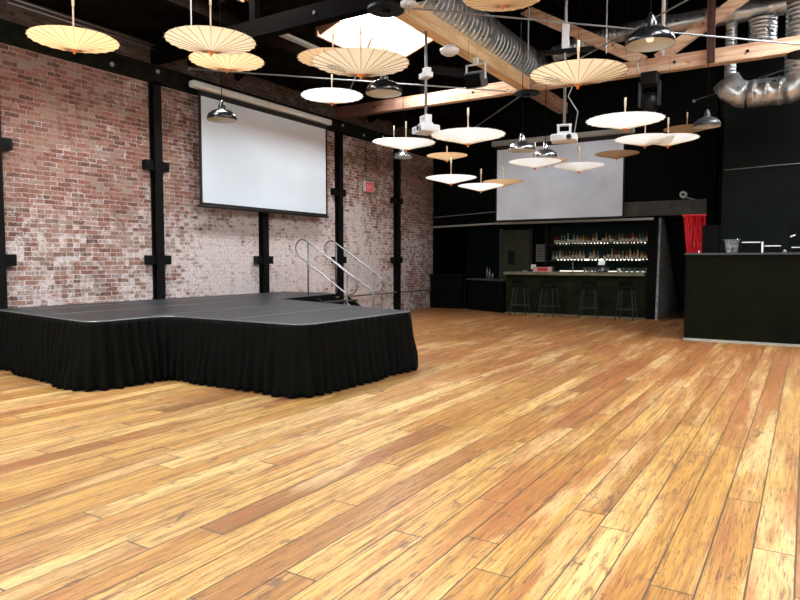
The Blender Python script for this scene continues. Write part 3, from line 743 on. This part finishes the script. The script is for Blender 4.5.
# X bracing rods between the trusses
rods = [((XW + .2, 8.45), (-5.25, 13.4), 'long steel tie rod from the brick wall towards the pale truss joint'),
        ((-8.6, 11.65), (-5.3, 8.05), 'steel tie rod crossing under the skylight behind the printed parasols'),
        ((-5.02, 8.0), (-.1, 13.0), 'steel tie rod crossing the large duct and the black pendant shade'),
        ((-5.0, 13.1), (-.3, 8.9), 'steel tie rod rising to the top edge behind the right black shade'),
        ((-5.2, 13.4), (-8.0, 16.5), 'steel tie rod sloping down behind the pale truss above the second screen'),
        ((-2.3, 16.3), (-.1, 14.2), 'steel tie rod below the elbow duct at the right')]
for ri, (a, c, lab) in enumerate(rods):
    zr = ZC + .05 + .04 * (ri % 2)
    b = new(); tube(b, [(*a, zr), (*c, zr)], .013, 8)
    for p in (a, c): lathe(b, [(0, -.03), (.03, -.03), (.03, .03), (0, .03)], 8, (*p, zr))
    tag(obj('tie_rod', b, RODM, smooth=False), lab, 'tie rod', 'diagonal tie rods between the trusses')
b = new(); box(b, -7.70, -7.58, 8.1, 9.6, 5.28, 5.33); tag(obj('strip_light_fitting', b, HOUSING2), 'thin pale strip fitting above the first bay near the skylight', 'light fitting')
b = new(); tube(b, [(-7.64, 8.85, 5.33), (-7.64, 8.85, roof_z(-7.64) )], .006, 6); tag(obj('support_wire', b, CORD), 'thin wire holding the pale strip fitting', 'wire')

# ------------------------------------------------------------------ ducts
def ribbed(bm, pts, r, pitch=.10, rib=.012, seg=28):
    P = [Vector(p) for p in pts]; path = [P[0]]; rr = [r]
    for a, c in zip(P, P[1:]):
        L_ = (c - a).length; n = max(1, int(round(L_ / pitch)))
        for k in range(n):
            for q, e in ((.40, 0), (.46, rib), (.58, rib), (.64, 0)):
                path.append(a + (c - a) * ((k + q) / n)); rr.append(r + e)
        path.append(c); rr.append(r)
    tube(bm, path, rr, seg)
    return bm
d = thing('spiral_duct', 'large galvanised spiral duct running away above the golden beam', 'duct')
b = new(); ribbed(b, [(-5.72, 8.3, 6.0), (-5.72, 15.2, 6.0)], .40, .16, .018, 56); obj('duct_body', b, GALV, d)
for y in (9.6, 12.0, 14.4):
    b = new(); lathe(b, [(.405, -.03), (.43, -.03), (.43, .03), (.405, .03)], 36)
    o = obj('joint_collar', b, GALV, d, loc=(-5.72, y, 6.0)); o.rotation_euler = (PI / 2, 0, 0)
    b = new(); tube(b, [(-5.72, y, 6.42), (-5.72, y, roof_z(-5.72))], .01, 6); obj('hanger_rod', b, RODM, d)
def elbow(c, a0, a1, R, plane, n=10):
    pts_ = []
    for k in range(n + 1):
        a = a0 + (a1 - a0) * k / n
        e1, e2 = plane; pts_.append(Vector(c) + Vector(e1) * R * math.cos(a) + Vector(e2) * R * math.sin(a))
    return pts_
d = thing('cross_duct', 'slim bright duct crossing behind the V braces to the right edge', 'duct')
b = new(); ribbed(b, [(-5.0, 14.55, 6.12), (-4.2, 14.55, 6.30), (-3.4, 14.5, 6.30)], .16, .09, .012, 20); obj('flexible_section', b, GALV, d, smooth=True)
b = new(); ribbed(b, [(-3.4, 14.5, 6.30), (2.5, 14.5, 6.30)], .19, .6, .012, 20); obj('duct_body', b, GALV, d, smooth=True)
b = new(); tube(b, [(-2.6, 14.5, 6.5), (-2.6, 14.5, roof_z(-2.6))], .01, 6); obj('hanger_rod', b, RODM, d)
d = thing('riser_duct', 'ribbed vertical duct with an elbow to a horizontal branch at the right edge', 'duct')
b = new(); ribbed(b, [(-.20, 14.0, 7.0), (-.20, 14.0, 4.82)], .26, .08, .012, 24); obj('riser', b, GALV, d, smooth=True)
b = new(); tube(b, elbow((-.42, 14.0, 4.82), 0, -PI / 2, .22, ((1, 0, 0), (0, 0, 1))), .25, 24); obj('elbow', b, GALV, d, smooth=True)
b = new(); ribbed(b, [(-.42, 14.0, 4.60), (-1.05, 14.0, 4.60)], .25, .24, .012, 24); obj('branch', b, GALV, d, smooth=True)
b = new(); tube(b, [(-1.05, 14.0, 4.60), (-1.18, 14.0, 4.63), (-1.32, 14.0, 4.73), (-1.42, 14.0, 4.90)], .25, 24); obj('end_elbow', b, GALV, d, smooth=True)
for i, (x_, r_, z0, z1, lab) in enumerate(((-.86, .24, 5.62, 6.12, 'short fat ribbed flexible duct dropping from the slim cross duct'), (-1.40, .10, 5.1, 6.12, 'narrow ribbed duct dropping beside the reddish post'))):
    b = new(); ribbed(b, [(x_, 14.5, z1), (x_, 14.5, z0)], r_, .07, .012, 20); tag(obj('flexible_duct', b, GALV, smooth=True), lab, 'duct')

# ------------------------------------------------------------------ ceiling fittings
def hang_top(x_, y_): return roof_z(x_) - .02
# poles and projectors
def projector(x_, y_, z_, rz, ztop, pole, label):
    t = thing('projector', label, 'projector', (x_, y_, z_), rz, 'ceiling projectors')
    b_ = new(); box(b_, -.20, .20, -.15, .15, 0, .11); obj('body', b_, WHITEPAINT, t, bevel=.025)
    b_ = new(); tube(b_, [(.08, -.15, .05), (.08, -.185, .05)], .045, 14); le = obj('lens_ring', b_, RODM, t, smooth=True)
    b_ = new(); tube(b_, [(.08, -.18, .05), (.08, -.19, .05)], .032, 14); obj('lens', b_, BLACKPLASTIC, le)
    b_ = new()
    for k in range(7): box(b_, -.17 + k * .025, -.16 + k * .025, -.154, -.15, .025, .085)
    obj('vent_grille', b_, mat('grey_grille', (.35, .36, .37), .5), t)
    b_ = new(); box(b_, -.10, .10, -.08, .08, .11, .15); bar(b_, (-.09, 0, .12), (-.09, 0, .26), .03, .10, (0, 1, 0)); bar(b_, (.09, 0, .12), (.09, 0, .26), .03, .10, (0, 1, 0)); box(b_, -.11, .11, -.05, .05, .25, .27)
    obj('mount', b_, WHITEPAINT, t)
    b_ = new(); tube(b_, [(0, 0, .26), (0, 0, ztop - z_)], .023, 12); obj('pole', b_, pole, t, smooth=True)
    return t
ZB = ZC
t = projector(-5.10, 8.93, 3.47, -.55, ZB, RODM, 'white projector on a white pole under the golden beam')
b = new(); box(b, -.11, .11, -.07, .07, .84, .92); box(b, -.03, .09, -.05, .05, .92, .99); obj('clamp', b, WHITEPAINT, t, bevel=.01)
t = projector(-3.28, 10.1, 3.34, .25, 6.9, RODM, 'white projector hanging in front of the second screen')
b = new(); box(b, -.055, .055, -.05, .05, 1.42, 1.80); obj('clamp', b, WHITEPAINT, t, bevel=.01)
b = new(); tube(b, [(.05, 0, 1.2), (.16, .0, .95), (.05, 0, .7), (.2, 0, .45), (.15, 0, .1)], .008, 6); obj('cable', b, RODM, t, smooth=True)
b = new(); box(b, -.42, .42, -.04, .04, 1.36, 1.42); obj('cross_bar', b, STEEL, t)
b = new(); tube(b, [(-2.40, 13.05, ZC + .27), (-2.40, 13.05, roof_z(-2.4) - .02)], .035, 10); tag(obj('white_pole', b, WHITEPAINT, smooth=True), 'plain white vertical pole rising behind the right black pendant', 'pole')
for (u, yy_, lab) in ((428, 7.2, 'left of the large duct'), (528, 11.0, 'right of the large duct'), (606, 11.5, 'between the V braces and the white pole'), (192, 7.2, 'above the two overlapping cream parasols at left')):
    p = on_plane(u, 60, 1, yy_)
    if u == 428: continue
    b = new(); tube(b, [(p.x, p.y, ZC - .0 if u != 192 else 4.9), (p.x, p.y, roof_z(p.x))], .012, 6); tag(obj('hanger_rod', b, RODM), 'thin vertical steel rod hanging from the roof ' + lab, 'rod')
# box spotlight under the beam
t = thing('floodlight', 'black box floodlight clamped under the golden beam', 'spotlight', (-5.02, 10.55, 4.55))
b = new(); box(b, -.16, .16, -.12, .14, -.03, .24, Matrix.Rotation(.35, 3, 'X')); obj('body', b, mat('charcoal_housing', (.10, .10, .105), .4), t, bevel=.015)
b = new(); box(b, -.14, .14, -.15, -.11, -.01, .21, Matrix.Rotation(.35, 3, 'X'), (0, 0, .1)); obj('front_glass', b, SEATM, t)
b = new(); bar(b, (-.18, 0, .1), (-.18, 0, .36), .02, .04, (0, 1, 0)); bar(b, (.18, 0, .1), (.18, 0, .36), .02, .04, (0, 1, 0)); box(b, -.19, .19, -.02, .02, .35, .37); box(b, -.04, .04, -.04, .04, .37, ZC - 4.55); obj('yoke', b, WHITEPAINT, t)
# dome light under the beam, round junction box at the near plate
t = thing('dome_light', 'round white dome light under the golden beam', 'ceiling light', (-5.12, 9.75, ZC - .10))
b = new(); lathe(b, [(0, -.05), (.08, -.045), (.14, -.01), (.16, .03), (.16, .05), (0, .05)], 24); obj('dome', b, WHITEPAINT, t, smooth=True)
b = new(); cylz(b, 0, 0, .05, .10, .10, 20); obj('base', b, WHITEPAINT, t)
p = on_plane(406, 8, 2, ZC - .1); t = thing('smoke_alarm', 'round pale smoke alarm beside the near truss joint plate', 'smoke alarm', (p.x + .1, p.y - .1, ZC - .12))
b = new(); lathe(b, [(0, -.03), (.07, -.025), (.11, .0), (.11, .04), (0, .04)], 20); obj('casing', b, mat('mottled_white_plastic', (.5, .5, .5), .5, noise=(30, .4, .1)), t, smooth=True)
b = new(); tube(b, [(0, 0, .04), (0, .0, .14)], .015, 8); obj('stem', b, RODM, t)
# black speaker under the chord
t = thing('moving_head_light', 'black moving head stage light hanging under the pale truss', 'stage light', (-2.62, 13.1, 4.30))
b = new(); box(b, -.15, .15, -.13, .13, .48, ZC - 4.30); obj('base', b, BLACKPLASTIC, t, bevel=.02)
b = new(); bar(b, (-.17, 0, .10), (-.17, 0, .55), .05, .12, (0, 1, 0)); obj('yoke_arm', b, mat('blue_grey_plastic', (.05, .06, .07), .35), t)
b = new(); bar(b, (.17, 0, .10), (.17, 0, .55), .05, .12, (0, 1, 0)); obj('yoke_arm', b, mat('blue_grey_plastic_dark', (.02, .025, .03), .35), t)
b = new(); lathe(b, [(0, -.2), (.10, -.19), (.135, -.08), (.14, .05), (.10, .17), (0, .2)], 20); o = obj('head', b, BLACKPLASTIC, t, smooth=True, loc=(0, 0, .16)); o.rotation_euler = (.3, 0, 0)
b = new(); tube(b, [(-.18, -.11, .74), (-.22, -.13, .9), (-.12, -.12, 1.0)], .012, 6); obj('safety_loop', b, RODM, t)

# pendant lamps
def lamp(u, v, w, D, outer, label, hood=True, lit=False):
    p = at_depth(u, v, F_PX * D * math.hypot(1, (u - 400) / F_PX) / w)
    t = thing('pendant_lamp', label, 'pendant lamp', p, 0, 'metal pendant lamps'); R = D / 2
    b_ = new(); lathe(b_, [(R, -.045), (R * 1.02, -.03), (R, .0), (R * .93, .035), (R * .62, .085), (R * .3, .11), (R * .2, .12)], 40); sh = obj('shade', b_, outer, t, smooth=True)
    b_ = new(); lathe(b_, [(R * .99, -.043), (R * .96, .0), (R * .86, .03), (R * .6, .07), (R * .2, .10), (0, .10)], 40); obj('reflector', b_, SHADEIN, sh, smooth=True)
    b_ = new(); lathe(b_, [(R * .25, .10), (R * .25, .15), (R * .16, .20), (.02, .235), (0, .24)], 20); obj('socket_cap', b_, outer, t, smooth=True)
    b_ = new(); lathe(b_, [(0, -.02), (.025, -.012), (.036, .015), (.03, .045), (.018, .075), (.018, .10)], 16); obj('bulb', b_, BULB if lit else SHADEIN, t, smooth=True)
    b_ = new(); tube(b_, [(0, 0, .23), (0, 0, (ZC if abs(p.x + 7) > .3 else 5.5) - p.z if lit is None else hang_top(p.x, p.y) - p.z)], .006, 6); obj('cord', b_, CORD, t)
ALU = mat('polished_aluminium_shade', (.42, .43, .44), .22, .9); GREYSH = mat('dark_grey_shade', (.06, .065, .075), .35, .3)
lamp(222, 117, 30, .42, BLACKENAMEL, 'black pendant lamp hanging in front of the left projection screen')
lamp(384, 90, 36, .42, BLACKENAMEL, 'black pendant lamp just below the printed parasols')
lamp(650, 40, 50, .42, BLACKENAMEL, 'large black pendant lamp with a visible bulb in front of the V braces', lit=True)
lamp(403, 156, 18, .42, ALU, 'small silver pendant lamp in front of the far column')
lamp(707, 124, 28, .42, GREYSH, 'dark grey pendant lamp at the right in front of the dark wall')
lamp(522, 148, 27, .42, ALU, 'silver pendant lamp at the left above the second screen')
lamp(545, 155, 24, .42, ALU, 'silver pendant lamp half hidden behind a white parasol above the second screen')
lamp(650, 150, 17, .42, ALU, 'silver pendant lamp half hidden below the two white parasols at right')
lamp(391, 156, 14, .42, ALU, 'farthest tiny silver pendant lamp beside the far column') if False else None

# ------------------------------------------------------------------ parasols (hung upside down, apex down)
NR = 24
def canopy(bm, R, h=.115, lift=0.0):
    pr = []
    for k in range(9):
        q = k / 8; pr.append((max(R * q, 1e-3), h * (q ** .92)))
    rings = []
    for r, z in pr:
        rings.append([bm.verts.new((r * math.cos(2 * PI * k / (NR * 2)) * (1 - (.012 * q_ if k % 2 else 0)), r * math.sin(2 * PI * k / (NR * 2)) * (1 - (.012 * q_ if k % 2 else 0)), z + lift)) for k in range(NR * 2) for q_ in (r / R,)])
    for a, c in zip(rings, rings[1:]):
        n = len(a)
        for k in range(n): bm.faces.new((a[k], a[(k + 1) % n], c[(k + 1) % n], c[k]))
    return bm
meshes = {}
def shared(key, make):
    if key not in meshes:
        o = make(); meshes[key] = o.data; bpy.data.objects.remove(o)
    return meshes[key]
def child(name, me, parent, loc=(0, 0, 0), rz=0):
    o = bpy.data.objects.new(name, me); C.objects.link(o); o.parent = parent; o.location = loc; o.rotation_euler = (0, 0, rz); return o
D0 = .87; R0 = D0 / 2
def rib_path(a): return [(math.cos(a) * r, math.sin(a) * r, .115 * ((r / R0) ** .92) - .003) for r in (.03, .12, .25, .36, R0 + .012)]
def mk_rib(rmat):
    b_ = new(); tube(b_, rib_path(0), [.0022, .0022, .0022, .0024, .0034], 5); return obj('rib', b_, rmat)
def mk_frame(rmat):
    b_ = new()
    for k in range(NR): tube(b_, rib_path(2 * PI * k / NR), .0024, 4)
    return obj('rib_frame', b_, rmat)
def mk_hub():
    b_ = new(); lathe(b_, [(0, -.03), (.011, -.026), (.014, -.006), (.036, .006), (.04, .012), (.0, .016)], 16); return obj('hub', b_, HUB, smooth=True)
def parasol(u, v, w, paper, label, hl=.42, D=None, rz=0, tilt=(0, 0), big=None):
    sec = math.hypot(1, (u - 400) / F_PX)   # discs off the axis look wider
    p = at_depth(u, v, F_PX * (D or D0) * sec / w); k = (D or D0) / D0
    t = thing('paper_parasol', label, 'parasol', p - Vector((0, 0, .125 * k)), rz, 'upside down paper parasols hung from the roof')
    t.rotation_euler = (tilt[0], tilt[1], math.atan2(p.y, p.x) + rz); t.scale = (k, k, k)
    me = shared('canopy' + paper.name, lambda: obj('canopy', canopy(new(), R0), paper, smooth=False))
    child('canopy', me, t)
    if (w > 60 if big is None else big):
        rm = shared('rib' + paper.name, lambda: mk_rib(RIBP if paper is BACKLIT else RIB))
        for q in range(NR): child('rib', rm, t, rz=2 * PI * q / NR)
    else: child('rib_frame', shared('frame' + paper.name, lambda: mk_frame(RIBP if paper is BACKLIT else RIB)), t)
    child('hub', shared('hub', mk_hub), t)
    def mk_handle():
        b_ = new(); tube(b_, [(0, 0, 0), (0, 0, hl)], .0085, 8); return obj('handle', b_, HANDLE, smooth=True)
    h_ = child('handle', shared('handle%.2f' % hl, mk_handle), t)
    def mk_tip():
        b_ = new(); tube(b_, [(0, 0, hl - .09), (0, 0, hl + .01)], .013, 8); return obj('handle_tip', b_, TIPM, smooth=True)
    child('handle_tip', shared('tip%.2f' % hl, mk_tip), h_)
    top = roof_z(p.x) - .05
    if any(s_[0] < p.x < s_[1] and s_[2] < p.y < s_[3] for s_ in sky): top += .36
    if abs(p.x + 5.72) < .40 and p.y > 8.3: top = 6.0 - math.sqrt(.16 - (p.x + 5.72) ** 2) + .01
    b_ = new(); tube(b_, [(0, 0, hl), (0, 0, (top - t.location.z) / k)], .0016, 5); obj('hanging_wire', b_, CORD, t)
    return t
T_ = [
 (74, 39, 94, CREAM3, 'leftmost cream parasol in front of the brick, with small dark marks', dict(hl=.55, rz=0)),
 (211, 40, 92, CREAMP, 'cream printed parasol, upper of the overlapping pair left of centre', dict(hl=.55, rz=0)),
 (227, 60, 76, CREAM, 'cream parasol, lower of the overlapping pair left of centre', dict(hl=.45, rz=.4)),
 (361, 62, 97, CREAM2, 'large cream printed parasol in front of the skylight', dict(hl=.47, rz=0)),
 (333, 58, 71, CREAM, 'plain cream parasol half hidden behind the large one by the skylight', dict(hl=.46, rz=0)),
 (332, 95, 62, BACKLIT, 'bright white parasol directly below the overlapping pair near the big screen', dict(hl=.40)),
 (394, 141, 43, BACKLIT, 'white parasol in front of the far column, left of an overlapping pair', dict(hl=.42)),
 (406, 142, 58, BACKLIT, 'white parasol in front of the far column, right of an overlapping pair', dict(hl=.42, big=True)),
 (468, 134, 74, BACKLIT, 'large bright white parasol hanging below the middle of the pale truss', dict(hl=.42)),
 (447, 155, 41, TAN, 'small tan parasol under the large white one in the middle', dict(hl=.3)),
 (451, 177, 51, BACKLIT, 'lowest white parasol, left of the second screen', dict(hl=.45)),
 (481, 185, 46, BACKLIT, 'low white parasol at the left edge of the second screen', dict(hl=.42)),
 (503, 181, 41, CREAM, 'low cream parasol overlapping the left edge of the second screen', dict(hl=.40)),
 (535, 161, 53, BACKLIT, 'white parasol in front of the upper left of the second screen', dict(hl=.42)),
 (546, 160, 44, CREAM, 'cream parasol mostly hidden behind a white one at the second screen', dict(hl=.25)),
 (579, 165, 51, BACKLIT, 'white shallow parasol in front of the middle of the second screen', dict(hl=.45)),
 (617, 153, 45, TAN, 'brown parasol in front of the right edge of the second screen', dict(hl=.12)),
 (578, 72, 98, CREAMP, 'large cream printed parasol with an orange hub under the V braces', dict(hl=.40, rz=1.6)),
 (625, 119, 79, BACKLIT, 'bright white parasol below the pale truss, right of centre', dict(hl=.36)),
 (645, 138, 62, BACKLIT, 'white parasol, left of the overlapping pair at the right', dict(hl=.42)),
 (668, 138, 62, BACKLIT, 'white parasol, right of the overlapping pair at the right', dict(hl=.42)),
 (687, 128, 48, TAN, 'tan parasol behind the overlapping white pair at the right', dict(hl=.42)),
 (503, -5, 84, CREAM, 'cream parasol cut off by the top edge above the large duct', dict(hl=.4)),
]
for u, v, w, pm, lab, kw in T_: parasol(u, v, w, pm, lab, **kw)

# ------------------------------------------------------------------ booth and the things on it
HB = 1.63
t = thing('dj_booth', 'tall black panelled booth at the right edge', 'booth')
obj('front_panel', box(new(), -1.92, 2.2, 13.16, 13.20, .04, HB - .04), BOOTHM, t)
obj('side_panel', box(new(), -1.92, -1.88, 13.20, 14.2, .04, HB - .04), BOOTHM, t)
obj('side_panel', box(new(), 2.16, 2.2, 13.20, 14.2, .04, HB - .04), BOOTHM, t)
obj('top', box(new(), -1.94, 2.22, 13.12, 14.2, HB - .04, HB), mat('booth_top_black', (.02, .02, .02), .35), t, bevel=.006)
obj('base_strip', box(new(), -1.93, 2.2, 13.13, 13.22, 0, .04), TRIMGREY, t)
t = thing('ice_bucket', 'clear ribbed plastic ice bucket on the booth', 'bucket', (-1.18, 13.42, HB))
b = new(); lathe(b, [(0, .004), (.095, 0), (.125, .23), (.16, .235), (.16, .245), (.118, .24), (.09, .012), (0, .012)], 28); obj('bucket_body', b, mat('clear_plastic', (.75, .78, .78), .12, trans=.85), t, smooth=True)
b = new()
for k in range(12):
    a = PI * k / 6; rr = .05 + .02 * (k % 3); box(b, rr * math.cos(a) - .02, rr * math.cos(a) + .02, rr * math.sin(a) - .02, rr * math.sin(a) + .02, .014 + .03 * (k % 4), .05 + .03 * (k % 4), Matrix.Rotation(k, 3, 'Z') @ Matrix.Rotation(k * .7, 3, 'X'))
obj('ice_cubes', b, mat('ice', (.8, .83, .85), .15, trans=.6), t)
EDGE = mat('bright_silver_edge', (.8, .8, .8), .35, .3)
def deck(x0, x1, z1, label, name='media_player', y0=13.45):
    t_ = thing(name, label, 'audio equipment', (0, 0, 0))
    obj('casing', box(new(), x0, x1, y0, y0 + .32, HB, HB + z1), SEATM, t_, bevel=.005)
    obj('top_trim', box(new(), x0, x1, y0 - .004, y0 + .02, HB + z1, HB + z1 + .015), EDGE, t_)
deck(-1.02, -.72, .185, 'black equipment case with a bright top trim beside the ice bucket', 'equipment_case')
deck(-.66, -.40, .115, 'lower black equipment case with a bright top trim right of the upright strip', 'equipment_case')
deck(-.24, .35, .085, 'long low black equipment case with a thin bright top trim at the right edge', 'equipment_case')
b = new(); box(b, -.705, -.675, 13.44, 13.47, HB, HB + .20); tag(obj('upright_strip', b, EDGE), 'short bright white upright strip between two equipment cases on the booth', 'stand')
b = new(); lathe(b, [(0, 0), (.03, 0), (.03, .03), (.012, .05), (0, .055)], 12); tag(obj('control_knob', b, RODM, loc=(-.34, 13.45, HB), smooth=True), 'small round metal knob on the booth between two equipment cases', 'knob')
t = thing('monitor', 'dark flat monitor turned sideways on the booth at the right edge', 'monitor', (-.02, 13.75, HB))
obj('screen', box(new(), -.28, .4, -.02, .02, .16, .55), SEATM, t, bevel=.01)
obj('stand', box(new(), -.03, .03, -.02, .02, .0, .2), BLACKPLASTIC, t); obj('foot', box(new(), -.12, .12, -.08, .08, 0, .015), BLACKPLASTIC, t)
b = new(); bar(b, (-.25, -.04, .29), (-.17, -.04, .32), .012, .02); obj('highlight_bar', b, EDGE, t)  # bright sliver standing in for a highlight on the monitor
t = thing('loudspeaker', 'black loudspeaker cabinet standing behind the left end of the booth', 'loudspeaker', (-1.67, 14.55, 0))
obj('cabinet', box(new(), -.14, .16, -.15, .2, 0, 2.20), SEATM, t, bevel=.01)
b = new(); tube(b, [(.03, -.15, 1.85), (.03, -.16, 1.85)], .12, 20); obj('woofer', b, SEATM, t)
b = new(); cylz(b, -1.72, 13.3, HB, HB + .05, .012, 8); tag(obj('cap_bottle', b, WHITEPAINT), 'tiny white cap on the left end of the booth', 'cap')

# red tinsel curtain in the passage
b = new(); rt = random.Random(5)
for k in range(420):
    q = rt.random(); x0 = -2.58 + .49 * q; y0 = 17.21 + rt.uniform(-.04, .04); xb2 = x0 + (.13 * (1 - q)); w_ = .009
    n = 16; zt, zb = 2.58, .45 + rt.random() * .2; prev = None
    for i in range(n + 1):
        s_ = i / n; xx = x0 + (xb2 - x0) * min(1, s_ * 1.6) + .008 * math.sin(7 * s_ + k); zz = zt + (zb - zt) * s_; a = k + s_ * 5
        dx, dy = w_ * math.cos(a) / 2, w_ * math.sin(a) / 2
        cur = (b.verts.new((xx - dx, y0 - dy, zz)), b.verts.new((xx + dx, y0 + dy, zz)))
        if prev: b.faces.new((prev[0], prev[1], cur[1], cur[0])).material_index = int(k % 9 == 0 and i % 3 == 0)
        prev = cur
box(b, -2.62, -2.08, 17.19, 17.24, 2.56, 2.60)
tag(obj('tinsel_curtain', b, [REDTIN, mat('pink_foil_glint', (.95, .55, .6), .25, .3)]), 'shiny red foil tinsel curtain hanging in the passage beside the booth', 'curtain', kind='stuff')

# security camera
p = on_plane(683, 194.5, 1, yb - .14); t = thing('security_camera', 'small white round security camera above the passage header', 'camera', p)
b = new(); tube(b, [(0, .14, 0), (0, .02, 0)], .085, 18); tube(b, [(0, .02, 0), (0, -.02, 0)], [.085, .06], 18); h_ = obj('housing', b, WHITEPAINT, t, smooth=True)
b = new(); tube(b, [(0, -.02, 0), (0, -.035, 0)], .035, 14); obj('lens', b, BLACKPLASTIC, t)
b = new(); tube(b, [(.04, .10, -.06), (.22, .11, -.12), (.52, .11, -.16)], .014, 6); obj('cable', b, WHITEPAINT, t, smooth=True)
